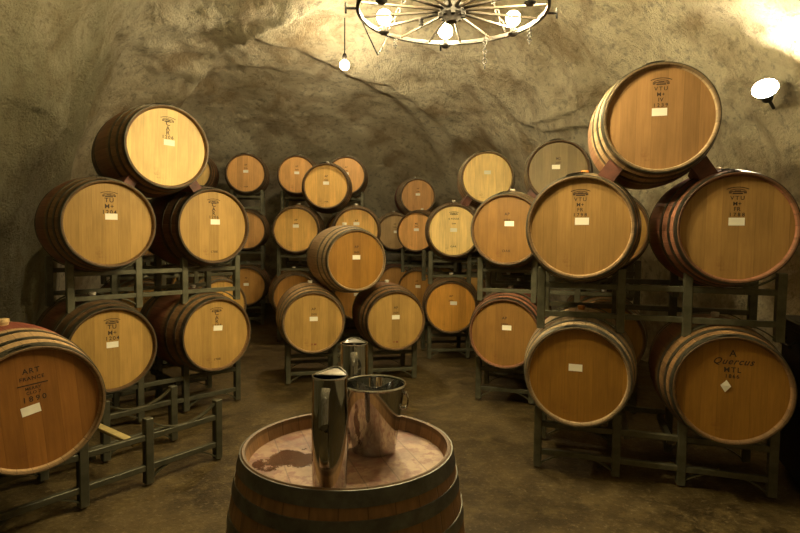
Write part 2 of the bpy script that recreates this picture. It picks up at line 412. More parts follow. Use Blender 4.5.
# ------------------------------------------------------------------ racks
PX = (-.645, -.18, .18, .645)
def rack_parts():
    P = {}
    b = MB(); b.box((0, 0, .1925), (.048, .048, .385), bev=.004); P['post'] = b.mesh('post', M_RACK)
    b = MB(); b.box((0, 0, 0), (1.26, .034, .034), bev=.003); P['rail'] = b.mesh('rail', M_RACK)
    for nm, sg in (('up', 1), ('dn', -1)):
        b = MB(); pts = []
        for i in range(17):
            x = -.225+.45*i/16; pts.append((x, 0, -sg*(sqrt(.3375**2-x*x)+.006)))
        b.tube(pts, .006, 4, flat=(.030, .007)); P['cr'+nm] = b.mesh('cradle', M_RACK)
    b = MB(); b.box((0, 0, 0), (.034, .50, .034), bev=.003); P['bar'] = b.mesh('crossbar', M_RACK)
    b = MB(); b.box((0, 0, 0), (.050, .50, .022), bev=.003); P['plank'] = b.mesh('crossbar', M_PLANK)
    return P
RP = rack_parts()
FY = .19
def make_rack(label, mid, zlow, yaw, tint=1., plank=False):
    """mid = middle of the two front heads on the floor plan; zlow = height of the feet"""
    a = radians(yaw); cx, cy = mid[0]+.45*sin(a), mid[1]+.45*cos(a)
    root = empty('barrel_rack', (cx, cy, zlow), -a); tag(root, label, 'rack', 'steel barrel racks')
    def ch(name, me, loc):
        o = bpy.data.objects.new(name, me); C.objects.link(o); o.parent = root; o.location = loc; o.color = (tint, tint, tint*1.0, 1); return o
    for sy in (-1, 1):
        y = sy*(.45-FY)
        for x in PX: ch('post', RP['post'], (x, y, 0))
        for z in (.098, .276): ch('rail', RP['rail'], (0, y+sy*.0, z-.001))
        for x in (-.405, .405):
            ch('cradle', RP['crup'], (x, y, .630)); ch('cradle', RP['crdn'], (x, y, -.2449))
    for x in (-.12, .12):
        o = ch('crossbar', RP['plank'] if plank and x > 0 else RP['bar'], (x, 0, .245))
        if plank and x > 0: o['label'] = 'yellowish wooden crossbar'
    return root
Z1, Z2, Z3 = .615, 1.498, 2.382
RZ = (-.015, .868, 1.752)

# ------------------------------------------------------------------ wedges for the pyramid barrels
def make_wedge(label, T, Lw, yaw, depth=.30, span=.17, y0=.03):
    """T, Lw: (x,y,z) front-head centres of the upper and lower barrel; wedge fills the gap outside their line of contact"""
    a = radians(yaw); ux, uy = cos(a), -sin(a)
    s = (Lw[0]-T[0])*ux+(Lw[1]-T[1])*uy; dz = Lw[2]-T[2]; side = 1 if s > 0 else -1
    al = atan2(-dz, -s); D = hypot(s, dz)
    b = MB(); V = []; n = 6
    ys = [y0, y0+depth]
    off = (T[0]-Lw[0])*sin(a)+(T[1]-Lw[1])*cos(a)
    for yy in ys:
        rl = rad(min(.45, max(.0, yy+.0)))+.004; rt = rad(min(.45, yy))+.004
        low = []; up = []
        for i in range(n+1):
            q = i/n*span/rl
            # lower circle at angle from its centre towards T, moving outward
            an = al+(-side*q if True else 0)
            low.append((s+rl*cos(an), dz+rl*sin(an)))
            an2 = al+pi+side*q
            up.append((rt*cos(an2), rt*sin(an2)))
        V.append(low+up[::-1])
    m = len(V[0]); pts = []
    for k, yy in enumerate(ys):
        for (p, q) in V[k]: pts.append((p, yy, q))
    F = [list(range(m))[::-1], list(range(m, 2*m))]+[(i, (i+1) % m, m+(i+1) % m, m+i) for i in range(m)]
    b.add(pts, F)
    zc = min(p[2] for p in pts)
    me = b.mesh('wooden_wedge', M_WEDGE); me.transform(Matrix.Translation((0, 0, -zc)))
    o = link('wooden_wedge', me); o.location = (T[0], T[1], T[2]+zc); o.rotation_euler = (0, 0, -a)
    tag(o, label, 'wedge', 'wooden wedges under the top barrels'); return o

def lrmid(p, q): return ((p[0]+q[0])/2, (p[1]+q[1])/2)
def offs(p, yaw, s, back=0):
    a = radians(yaw); return (p[0]+s*cos(a)+back*sin(a), p[1]-s*sin(a)+back*cos(a))

# ---- stack on the right, nearest
yR = 18; mR = (1.425, 3.10)
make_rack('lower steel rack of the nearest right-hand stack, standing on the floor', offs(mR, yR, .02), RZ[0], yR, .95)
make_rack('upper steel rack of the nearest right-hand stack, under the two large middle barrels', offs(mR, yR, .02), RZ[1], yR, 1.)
R1 = (1.035, 3.225, Z2); R2 = (1.803, 2.978, Z2); R3 = (1.42, 3.085, 2.100)
make_barrel('large upper-row barrel at the left of the nearest right stack, amber bung on top', R1[:2], Z2, 21, 'tan', 'light', .15, 'mid', 'vtu98', None, (.012, .035), 0, 'amber')
make_barrel('large barrel at the right edge, upper row of the nearest right stack', R2[:2], Z2, 15, 'tan', 'red', .7, 'dark', 'vtu88', None, (.0, .035), 0, 'white')
make_barrel('large pale-bodied barrel crowning the nearest right stack', R3[:2], R3[2], 15, 'rose', 'pale', .5, 'mid', 'vtu99', None, (-.004, .035), 0, 'white')
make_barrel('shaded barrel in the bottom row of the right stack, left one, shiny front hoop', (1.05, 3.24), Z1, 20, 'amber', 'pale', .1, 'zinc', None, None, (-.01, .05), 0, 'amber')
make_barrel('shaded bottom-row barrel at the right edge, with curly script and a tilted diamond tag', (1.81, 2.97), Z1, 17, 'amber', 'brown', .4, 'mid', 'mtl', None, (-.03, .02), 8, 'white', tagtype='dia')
make_wedge('dark red wooden wedge under the left side of the highest barrel', R3, R1, yR, .22, .095, .09)
make_wedge('dark red wooden wedge under the right side of the highest barrel', R3, R2, yR, .22, .095, .09)

# ---- stack on the left behind the empty rack
yL = -46; mL = (-1.71, 4.20)
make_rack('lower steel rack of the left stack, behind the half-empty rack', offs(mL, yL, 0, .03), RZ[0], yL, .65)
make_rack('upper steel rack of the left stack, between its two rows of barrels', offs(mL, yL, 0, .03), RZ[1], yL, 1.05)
A_ = (-1.692, 4.09, 2.066); B_ = (-1.98, 3.81, Z2); C_ = (-1.49, 4.49, Z2)
make_barrel('bright barrel crowning the left stack, brown body with dark hoops', A_[:2], A_[2], -42, 'bright', 'brown', .3, 'dark', 'cal', None, (.012, .035), 0, 'white', 2)
make_barrel('gold-headed barrel in the left stack, upper row, nearest the left wall', B_[:2], Z2, -42, 'gold', 'brown', .5, 'dark', 'left', None, (.012, .05), 0, 'white')
make_barrel('gold-headed barrel in the left stack, upper row, right one below the crowning barrel', C_[:2], Z2, -44, 'gold', 'dark', .4, 'dark', 'cal', 'dark', (.012, .035), 0, 'white')
make_barrel('dim barrel in the left stack, bottom row, left one partly behind the big front barrel', (-2.0, 3.86), Z1, -45, 'gold', 'dark', .4, 'mid', 'left', None, (.0, .035), 0, 'white')
make_barrel('dim barrel in the left stack, bottom row, right one beside the aisle', (-1.475, 4.50), Z1, -46, 'gold', 'brown', .5, 'mid', 'cal', 'dark', (.01, .05), 4, 'white')
make_wedge('brown wooden wedge under the left side of the barrel crowning the left stack', A_, B_, yL, .18, .075, .10)
make_wedge('brown wooden wedge under the right side of the barrel crowning the left stack', A_, C_, yL, .18, .075, .10)

# ---- front left rack with one barrel
yF = -53; mF = offs((-1.56, 3.02), yF, 0, -.19)
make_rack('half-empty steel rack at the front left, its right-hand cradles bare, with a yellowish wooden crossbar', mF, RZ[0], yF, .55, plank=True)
make_barrel('big near barrel cut by the left edge, large wooden bung and red-stained body', (-1.672, 2.535), Z1, -48, 'russet', 'light', .9, 'mid', 'art', None, (-.02, .0), -6, 'wood', -5)

# ---- pyramid in the middle foreground
yK = -13; ZK = .587
K2 = (-.825, 5.33, ZK); K3 = (-.03, 5.50, ZK); K1 = (-.415, 5.39, 1.192)
make_rack('low steel rack standing on the floor under the middle three-barrel pyramid', (-.428, 5.415), -.043, yK, .85)
make_barrel('top barrel of the middle three-barrel pyramid', K1[:2], K1[2], -22, 'amber', 'pale', .2, 'mid', 'far', None, (.0, .03), 0, 'white')
make_barrel('bottom left barrel of the middle three-barrel pyramid', K2[:2], ZK, -14, 'gold', 'light', .15, 'mid', 'far', 'red', (-.0, .035), 0, 'white')
make_barrel('bottom right barrel of the middle three-barrel pyramid, red mark at its foot', K3[:2], ZK, -14, 'gold', 'brown', .3, 'dark', 'far', 'red', (.0, .035), 0, 'white')

# ---- stack behind the right one
yM = 17; M1 = (.89, 4.68); MP = offs(M1, yM, .81); mM = lrmid(M1, MP)
make_rack('lower steel rack right of the centre, behind the nearest right stack', mM, RZ[0], yM, .85)
make_rack('upper steel rack right of the centre, its left end showing beside the nearest right stack', mM, RZ[1], yM, .9)
make_barrel('amber barrel in the upper row touching the left edge of the nearest right stack', M1, Z2, 17, 'umber', 'brown', .5, 'mid', 'far', 'bar', (.02, .05), 0, 'white')
make_barrel('amber barrel in the bottom row just left of the nearest right stack', (.885, 4.67), Z1, 18, 'umber', 'red', .5, 'dark', 'far', None, (.02, .05), 0, 'white')
make_barrel('barrel hidden behind the nearest right stack, upper row of the second stack', MP, Z2, 17, 'gold', 'brown', .3)
make_barrel('barrel hidden behind the nearest right stack, bottom row of the second stack', MP, Z1, 17, 'gold', 'brown', .3)
mM2 = offs(mM, yM, .0, .91); M3 = (1.53, 5.46, 2.085)
make_rack('lower steel rack of the hidden row below the grey weathered barrel', mM2, RZ[0], yM, .85)
make_rack('upper steel rack of the hidden row below the grey weathered barrel', mM2, RZ[1], yM, .85)
for s, w in ((-.405, 'left'), (.405, 'right')):
    p = offs(mM2, yM, s)
    make_barrel('barrel under the grey weathered one, upper row, %s of the pair' % w, p, Z2, yM, 'gold', 'brown', .3)
    make_barrel('barrel under the grey weathered one, bottom row, %s of the pair' % w, p, Z1, yM, 'gold', 'brown', .3)
make_barrel('grey weathered barrel with dark hoops and yellow bung, top of its stack', M3[:2], M3[2], 15, 'grey', 'dark', .2, 'dark', 'm2', None, (-.02, .04), 0, 'yellow')
make_wedge('reddish wooden wedge under the left side of the grey weathered barrel', M3, (*offs(mM2, yM, -.405), Z2), yM, .22, .13)

# ---- third stack on the right side
yN = -6; N4 = (.61, 6.38); NP = offs(N4, yN, .82, .09); mN = lrmid(N4, offs(N4, yN, .82))
make_rack('lower steel rack below the pale-headed top barrel right of the centre', mN, RZ[0], yN, .85)
make_rack('upper steel rack below the pale-headed top barrel right of the centre', mN, RZ[1], yN, .9)
M0 = (1.0, 6.47, 2.12)
make_barrel('pale yellow barrel crowning the stack right of the centre, against the rock', M0[:2], M0[2], 6, 'pale', 'light', .3, 'mid', None, None, (.0, .06), 0, 'white')
make_barrel('bright gold barrel in the upper row below and left of the pale yellow one', N4, Z2, 5, 'pale', 'brown', .3, 'dark', 'logo', 'bar', (.0, .01), 0, 'white')
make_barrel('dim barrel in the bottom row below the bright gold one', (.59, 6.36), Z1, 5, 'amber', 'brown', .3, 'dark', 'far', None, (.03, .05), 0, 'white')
make_barrel('barrel hidden in the upper row below the pale yellow one', NP, Z2, yN, 'gold', 'brown', .3)
make_barrel('barrel hidden in the bottom row below the pale yellow one', NP, Z1, yN, 'gold', 'brown', .3)
make_wedge('reddish wooden wedge under the right side of the pale yellow barrel', M0, (*NP, Z2), yN, .22, .13)
make_wedge('pale wooden wedge under the left side of the pale yellow barrel', M0, (*N4, Z2), yN, .16, .08)

# ---- fourth stack
yO = 13; O6 = (.235, 8.42); OP = offs(O6, yO, .81); mO = lrmid(O6, OP)
make_rack('lower steel rack at the back, right of the middle pyramid', mO, RZ[0], yO, .85)
make_rack('upper steel rack at the back, right of the middle pyramid', mO, RZ[1], yO, .9)
make_barrel('orange barrel at the back, upper row, beside the bright gold one', O6, Z2, 14, 'orange', 'brown', .3, 'dark', 'm2', None, (.0, .03), 0, 'white')
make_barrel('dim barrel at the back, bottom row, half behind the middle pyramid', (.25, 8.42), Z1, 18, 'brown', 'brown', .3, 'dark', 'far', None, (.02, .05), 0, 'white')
make_barrel('barrel hidden at the back, upper row behind the bright gold one', OP, Z2, yO, 'gold', 'brown', .3)
make_barrel('barrel hidden at the back, bottom row behind the bright gold one', OP, Z1, yO, 'gold', 'brown', .3)
# ---- farthest stack
yP = 0; P8 = (-.07, 9.45); PP = offs(P8, yP, .81); mP = lrmid(P8, PP)
make_rack('lower steel rack at the very back, left of the orange barrel', mP, RZ[0], yP, .85)
make_rack('upper steel rack at the very back, left of the orange barrel', mP, RZ[1], yP, .85)
make_barrel('dull brown barrel at the very back, upper row, left of the orange one', (-.09, 9.42), Z2, -4, 'dull', 'light', .2, 'mid', 'far', None, (.02, .0), 0, 'white')
make_barrel('barrel hidden at the very back behind the orange one, upper row', PP, Z2, yP, 'gold', 'brown', .3)
make_barrel('dark barrel at the very back, bottom row, mostly behind the pyramid', P8, Z1, yP, 'brown', 'red', .5, 'dark', None, None, None)
make_barrel('barrel hidden at the very back behind the dim one, bottom row', PP, Z1, yP, 'gold', 'brown', .3)
M7 = (.30, 9.65, 2.12)
make_barrel('rosy brown barrel with red-stained body on top of the farthest stack', M7[:2], M7[2], -7, 'rose', 'light', .9, 'zinc', 'far', None, (.0, .03), 0, 'white')

# ---- back centre stacks
yB = -3; B4 = (-1.375, 7.31); B5 = (-.58, 7.35); mB = lrmid(B4, B5)
make_rack('lower steel rack behind the middle pyramid', mB, RZ[0], yB, .85)
make_rack('upper steel rack behind the middle pyramid, rails showing left of its top barrel', mB, RZ[1], yB, .95)
make_barrel('gold barrel behind the middle pyramid, upper row, left one', B4, Z2, -4, 'gold', 'brown', .3, 'dark', 'far', None, (.0, .05), 0, 'white')
make_barrel('gold barrel behind the middle pyramid, upper row, right one half hidden', B5, Z2, -5, 'gold', 'brown', .3, 'dark', 'far', None, (.0, .09), 0, 'white')
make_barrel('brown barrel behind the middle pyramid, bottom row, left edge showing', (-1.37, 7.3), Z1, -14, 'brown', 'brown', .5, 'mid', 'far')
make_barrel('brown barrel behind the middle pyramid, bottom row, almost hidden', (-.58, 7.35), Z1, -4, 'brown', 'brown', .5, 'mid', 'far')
make_barrel('gold barrel with a lower stamp, crowning the stack behind the middle pyramid', (-.99, 7.40), 2.082, -5, 'gold', 'brown', .3, 'dark', 'far', 'dark', (.0, .04), 0, 'white')
yC = -3; C1 = (-1.65, 8.85); C2 = (-.87, 8.89); mC = lrmid(C1, C2)
for k in range(3):
    make_rack(('bottom', 'middle', 'top')[k]+' steel rack of the three-high back centre stack', mC, RZ[k], yC, .95)
    if k < 2:
        for p, w in ((C1, 'left'), (C2, 'right')):
            make_barrel('hidden back centre barrel, %s row, %s one' % (('bottom', 'middle')[k], w), p, (Z1, Z2)[k], yC, 'gold', 'brown', .3)
make_barrel('orange barrel in the top row at the back centre, left of the pair', C1, Z3, -3, 'orange', 'brown', .3, 'dark', 'far', None, (.0, .03), 0, 'white')
make_barrel('orange barrel in the top row at the back centre, right of the pair', C2, Z3, -3, 'orange', 'brown', .3, 'dark', 'far', None, (.0, .03), 0, 'white')
# ---- back left stack
yG = -11; G1 = (-2.41, 8.68); mG = offs(G1, yG, -.405)
for k in range(3):
    make_rack(('bottom', 'middle', 'top')[k]+' steel rack of the three-high back left stack', mG, RZ[k], yG, .95)
    q = offs(mG, yG, -.405)
    nm = ('bottom', 'middle', 'top')[k]
    make_barrel({0: 'dim reddish barrel in the bottom row of the back left stack', 1: 'orange barrel in the middle row of the back left stack, half hidden', 2: 'bright orange barrel in the top row at the back left, apart from the pair'}[k],
                offs(G1, yG, 0, .02*k), (Z1, Z2, Z3)[k], -11, ('brown', 'orange', 'orange')[k], 'brown', .3, 'dark', 'far', 'dark' if k == 2 else None, (.0, .03), 0, 'white')
    make_barrel(('barrel hidden in the bottom row of the back left stack', 'barrel hidden in the middle row of the back left stack', 'pale barrel in the back left stack, peeking out behind the left crowning barrel')[k],
                q, (Z1, Z2, Z3)[k], -11, 'bright' if k == 2 else 'gold', 'brown', .3, 'dark', 'far')
# ---- rack between the left stack and the back left one
yH = -42; H1 = (-2.02, 6.30); mH = offs(H1, yH, -.405)
make_rack('lower steel rack between the left stack and the back left stack', mH, RZ[0], yH, .85)
make_rack('upper steel rack between the left stack and the back left stack, seen through the rails', mH, RZ[1], yH, .95)
make_barrel('dim barrel seen through the left rack, hoops just above the aisle-side barrel', H1, Z1, yH, 'gold', 'light', .2, 'zinc', 'far')
make_barrel('barrel hidden behind the left stack, bottom row', offs(H1, yH, -.81), Z1, yH, 'gold', 'brown', .2)
make_barrel('barrel hidden behind the left stack, upper row, right one', H1, Z2, yH, 'gold', 'brown', .2)
make_barrel('barrel hidden behind the left stack, upper row, left one', offs(H1, yH, -.81), Z2, yH, 'gold', 'brown', .2)

# ------------------------------------------------------------------ the standing barrel with the steelware
FX, FYY, FT = -.145, 1.570, .844
def standing_barrel():
    L = FT
    root = empty('tasting_barrel', (FX, FYY, 0)); tag(root, 'upright oak barrel with wine-stained top in the foreground, holding steel pitchers and bucket', 'barrel')
    M = Matrix.Translation((0, 0, L)) @ Matrix.Rotation(-pi/2, 4, 'X')       # local +Y -> world -Z
    # keep y as the stave axis: rotate the child objects instead of the mesh
    def ch(name, me, col=None):
        o = link(name, me, None, root, col); o.location = (0, 0, L); o.rotation_euler = (-pi/2, 0, 0); return o
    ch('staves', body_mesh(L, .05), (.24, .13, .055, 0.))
    ch('head', head_mesh(.045, M_TOP))['label'] = 'pinkish wine-stained wooden top with a wet dark patch'
    for y, w in ((.003, .038), (.070, .034), (.156, .034), (L-.240, .040), (L-.124, .036), (L-.043, .040)):
        ch('hoop', hoop_mesh(y, w, L), (.17, .17, .15, 1))
    return root
standing_barrel()
HT = FT-.045+.001
def pitcher(label, x, y, rz):
    H = .288; root = empty('steel_pitcher', (x, y, HT), rz); tag(root, label, 'pitcher', 'polished steel pitchers on the upright barrel')
    b = MB(); seg = 48
    prof = [(.001, .0), (.038, .0), (.0425, .004), (.0435, .02), (.0455, .10), (.0455, .18), (.0440, H)]
    inner = [(.0428, H), (.0443, .18), (.0443, .10), (.0420, .02), (.001, .006)]
    V = []; F = []; allp = prof+inner
    for (r, h) in allp:
        for k in range(seg):
            a = 2*pi*k/seg
            # spout pulled out at +Y near the top
            w = max(0., (h-.22)/(H-.22)); d = abs((a-pi/2+pi) % (2*pi)-pi)
            sp = exp(-(d/.62)**2)*w*w if r > .01 else 0
            V.append(((r)*cos(a), r*sin(a)+.026*sp, h+.007*sp*w))
    n = len(allp)
    for i in range(n-1):
        for k in range(seg):
            l = (k+1) % seg; F.append((i*seg+k, i*seg+l, (i+1)*seg+l, (i+1)*seg+k))
    b.add(V, F, True); link('vessel', b.mesh('vessel', M_STEEL), None, root)
    b = MB(); pts = []
    for i in range(seg):
        a = 2*pi*i/seg; d = abs((a-pi/2+pi) % (2*pi)-pi); sp = exp(-(d/.62)**2)
        pts.append((.0436*cos(a), .0436*sin(a)+.026*sp, H+.007*sp))
    pts.append(pts[0]); b.tube(pts, .0022, 6); link('rim', b.mesh('rim', M_STEEL), None, root)
    # ice guard: plate closing the spout half of the mouth
    b = MB(); V = []; n = 14
    for i in range(n+1):
        a = radians(10)+radians(160)*i/n; d = abs(a-pi/2); sp = exp(-(d/.62)**2)
        V.append((.043*cos(a), .043*sin(a)+.025*sp, H-.001+.0065*sp))
    V2 = [(p[0], p[1], p[2]-.001) for p in V]; m = len(V)
    b.add(V+V2, [list(range(m)), list(range(m, 2*m))[::-1]]+[(i, (i+1) % m, m+(i+1) % m, m+i) for i in range(m)])
    link('ice_guard', b.mesh('ice_guard', M_STEEL), None, root)
    b = MB(); pts = []
    for i in range(21):
        t = i/20; z = .268-.20*t; o = .040+.030*sin(pi*min(1, t*1.0))**.45 if 0 < t < 1 else .040
        pts.append((0, -o-.0015, z))
    b.tube(pts, .005, 8, flat=(.016, .004)); link('handle', b.mesh('handle', M_STEEL), None, root)
    return root
pitcher('tall polished steel pitcher standing nearest on the barrel top, in front', -.172, 1.372, radians(-6))
pitcher('polished steel pitcher behind the bucket on the barrel top', -.146, 1.792, radians(4))
def bucket():
    x, y = -.072, 1.628; H = .204
    root = empty('ice_bucket', (x, y, HT)); tag(root, 'wide tapered polished steel wine bucket with rolled rim on the barrel top', 'bucket')
    b = MB()
    b.lathe([(.001, .003), (.055, .003), (.061, .0), (.065, .003), (.067, .02), (.081, H*.6), (.0905, H-.012), (.0915, H-.006),
             (.0885, H-.008), (.0795, H*.6), (.0655, .02), (.058, .008), (.001, .008)], 64)
    link('vessel', b.mesh('vessel', M_STEEL), None, root)
    b = MB(); b.lathe([(.0925+.0042*cos(t), H-.004+.0042*sin(t)) for t in [2*pi*i/10 for i in range(10)]], 64, closed=True)
    link('rim', b.mesh('rim', M_STEEL), None, root)
    for s in (1, -1):
        b = MB(); ang = radians(-12) if s > 0 else radians(168); M = Matrix.Rotation(ang, 4, 'Z')
        zc = H-.048; P = lambda q: tuple(M @ Vector(q))
        for dz in (.022, -.022): b.tube([P((.083, 0, zc+dz)), P((.093, 0, zc+dz))], .0045, 10); b.sphere(P((.094, 0, zc+dz)), .0062, 10, 6)
        pts = [P((.094+.008*sin(t), 0, zc+.024*cos(t))) for t in [pi*i/8 for i in range(9)]]; b.tube(pts, .0028, 8)
        link('handle', b.mesh('handle', M_STEEL), None, root)
bucket()

# ------------------------------------------------------------------ wagon-wheel chandelier
WX, WY, WZ, WR = .270, 3.12, 2.672, .52
CEIL_HOOK = 3.95
def chandelier(label, x, y, z, mb, rz=0, grp='wagon wheel chandeliers'):
    root = empty('wheel_chandelier', (x, y, z), rz); tag(root, label, 'chandelier', grp)
    b = MB(); b.lathe([(WR-.012, -.010), (WR, -.010), (WR, .012), (WR-.012, .012)], 96, closed=True, smooth=False)
    b.lathe([(WR, -.012), (WR+.004, -.012), (WR+.004, .012), (WR, .012)], 96, closed=True, smooth=False)
    link('rim', b.mesh('rim', M_IRON), None, root)
    b = MB(); b.lathe([(.001, -.06), (.03, -.06), (.042, -.045), (.06, -.03), (.075, -.024), (.075, .024), (.06, .03), (.042, .05), (.03, .07), (.001, .07)], 32)
    for k in range(8):
        a = 2*pi*k/8; b.box((.062*cos(a), .062*sin(a), -.028), (.022, .022, .016), Matrix.Rotation(a, 3, 'Z'))
    link('hub', b.mesh('hub', M_IRON), None, root)
    b = MB(); b.tube([(.06, 0, 0), (.2, 0, 0), (WR-.02, 0, 0)], [.009, .008, .0065], 10); sp = b.mesh('spoke', M_SPOKE)
    for k in range(16):
        o = link('spoke', sp, None, root); o.rotation_euler = (0, 0, 2*pi*(k+.5)/16)
    b = MB(); b.lathe([(.001, -.03), (.018, -.03), (.030, -.02), (.030, -.015), (.014, -.012), (.014, .02), (.012, .022)], 16); sk = b.mesh('socket', M_IRON)
    b = MB(); b.lathe([(.042*sin(pi*i/14)+.0005, .070-.042*cos(pi*i/14)) for i in range(15)]+[(.001, .112)], 24); bl = b.mesh('bulb', mb)
    for k in range(6):
        a = radians(-90+60*k); r = .84*WR
        s = link('socket', sk, None, root); s.location = (r*cos(a), r*sin(a), -.025)
        link('bulb', bl, None, s)['label'] = 'glowing bulb'
    # four outward arms each with a short drop of chain
    def chain(p, q, n, nm='chain'):
        b = MB(); p = Vector(p); q = Vector(q); d = (q-p)/n; ln = d.length*.72
        for i in range(n):
            c = p+d*(i+.5); pts = []
            t = d.normalized(); s_ = t.cross(Vector((0, 1, 0)) if i % 2 else Vector((1, 0, 0))).normalized()
            for j in range(13):
                g = 2*pi*j/12; pts.append(c+t*ln*cos(g)*.8+s_*.011*sin(g))
            b.tube(pts, .0042, 5)
        link(nm, b.mesh(nm, M_IRON), None, root)
    for k in range(4):
        a = radians(2+90*k); p = Vector((cos(a), sin(a), 0))
        b = MB(); b.tube([p*WR, p*(WR+.065)], .007, 8); b.tube([p*(WR+.06)+Vector((0, 0, .028)), p*(WR+.06)-Vector((0, 0, .028))], .006, 8)
        link('side_arm', b.mesh('side_arm', M_IRON), None, root)
    for a in (45, 135, 225, 315):
        g = radians(a); chain((WR*.97*cos(g), WR*.97*sin(g), .02), (0.02*cos(g), .02*sin(g), .55), 20)
    chain((0, 0, .55), (0, 0, CEIL_HOOK+.6-z), 16)
    for (u, v, l) in ((24, 1.0, .09), (55, .78, .20), (155, .35, .05), (128, .98, .06)):
        g = radians(u); chain((v*WR*cos(g), v*WR*sin(g), -.01), (v*WR*cos(g), v*WR*sin(g), -.01-l), 7, 'drop_chain')
    b = MB(); b.tube([(-.515, .05, .0), (-.47, .18, -.07), (-.422, .32, -.135), (-.418, .325, -.14), (-.39, .35, -.08), (-.36, .375, .0)], .0045, 6)
    link('wire', b.mesh('wire', M_IRON), None, root)
    return root
chandelier('wagon-wheel chandelier with glowing bulbs hanging from the cave roof', WX, WY, WZ, M_BULB)
chandelier('added wagon-wheel chandelier out of view behind the viewer, dim front fill', .2, -1.9, WZ+.1, M_FILL_BULB)  # unseen wheel added to fill light from the camera side

# ------------------------------------------------------------------ cave: rock shell and floor
CX, CY, HC = -.3, 4.0, 4.55
PTS = [(3.4, 3.), (3.25, 5.), (2.95, 6.5), (2.45, 8.), (2.1, 9.8), (1.35, 11.4), (-.6, 12.1), (-2.9, 11.7), (-4.6, 10.6), (-4.7, 8.), (-3.9, 6.2), (-3.35, 4.6), (-3.35, 3.), (-3.4, 1.), (-3.3, -1.5),
       (-1.9, -3.4), (.3, -3.8), (2.2, -3.2), (3.1, -1.2), (3.4, 1.)]
POL = sorted((atan2(y-CY, x-CX), hypot(x-CX, y-CY)) for x, y in PTS)
def rout(t):
    t = (t+pi) % (2*pi)-pi; n = len(POL)
    for i in range(n):
        a0, r0 = POL[i]; a1, r1 = POL[(i+1) % n]
        if i == n-1: a1 += 2*pi
        tt = t if t >= POL[0][0] else t+2*pi
        if a0 <= tt <= a1:
            u = (tt-a0)/(a1-a0); rm = POL[i-1][1]; rp = POL[(i+2) % n][1]
            return r0+.5*u*((r1-rm)+u*(2*rm-5*r0+4*r1-rp+u*(3*(r0-r1)+rp-rm)))
    return POL[0][1]
# ledges: polylines in (azimuth, elevation) degrees seen from the middle of the cave, amplitude (m, + = juts inwards), width
LEDGES = []
def ledge_disp(az, el):
    d = 0.
    for pts, amp, wid in LEDGES:
        best = 1e9; sg = 0; tt = 0; n = len(pts)
        for i in range(n-1):
            (ax, ay), (bx, by) = pts[i], pts[i+1]; dx, dy = bx-ax, by-ay; L2 = dx*dx+dy*dy
            u = ((az-ax)*dx+(el-ay)*dy)/L2; uc = min(1, max(0, u)); px, py = ax+uc*dx, ay+uc*dy
            q = hypot(az-px, el-py)
            if q < best: best = q; sg = 1 if dx*(el-ay)-dy*(az-ax) > 0 else -1; tt = (i+uc)/(n-1); over = (u < 0 and i == 0) or (u > 1 and i == n-2)
        if best > wid*4: continue
        w = min(1, tt*5, (1-tt)*5); s = best*sg
        f = exp(-s/wid) if s > 0 else exp(-(s/(wid*.10))**2)
        d += amp*w*f
    return d
def fbm(p, o, h=.55):
    s = 0; a = 1.; t = 0
    for i in range(o): s += a*noise.noise(p); t += a; a *= h; p = p*2.03+Vector((5.2, 1.3, 7.7))
    return s/t
def build_cave():
    NTH, NS = 640, 170
    V = []; F = []
    for j in range(NS):
        ph = (pi/2)*(j/(NS-1))**.92
        c = max(0., cos(ph))**(2/2.4); s = sin(ph)**(2/2.3)
        for i in range(NTH):
            t = 2*pi*i/NTH-pi; r = RO[i]*c
            x = CX+r*cos(t); y = CY+r*sin(t); z = HC*s-.15
            cen = Vector((CX+(x-CX)*.25, CY+(y-CY)*.35, 1.2)); P = Vector((x, y, z)); n = (cen-P).normalized()
            w = Vector((noise.noise(P*.5), noise.noise(P*.5+Vector((9, 2, 4))), noise.noise(P*.5+Vector((1, 7, 3)))))
            d = .24*fbm(P*.5+w*.3, 3)
            rg = 1-abs(fbm(Vector((P.x*.9, P.y*.6, P.z*.9))+w*1.1, 4))*2.6
            d += .045*max(0, rg)**2
            d += .075*fbm(P*2.2+w*.3, 5, .6)+.022*fbm(P*9., 3, .6)
            if y > 1.: d += ledge_disp(math.degrees(atan2(x-CX, y-(CY))), math.degrees(atan2(z-1.4, hypot(x-CX, y-CY))))
            k = min(1., z/.5+.3)
            P = P+n*d*max(.2, k)
            V.append(P)
    for j in range(NS-1):
        for i in range(NTH):
            l = (i+1) % NTH; F.append((j*NTH+i, j*NTH+l, (j+1)*NTH+l, (j+1)*NTH+i))
    me = bpy.data.meshes.new('cave'); me.from_pydata(V, [], F); me.update()
    me.polygons.foreach_set('use_smooth', [True]*len(F)); me.materials.append(M_ROCK)
    o = link('wall_cave', me); o['kind'] = 'structure'
RO = [rout(2*pi*i/640-pi) for i in range(640)]
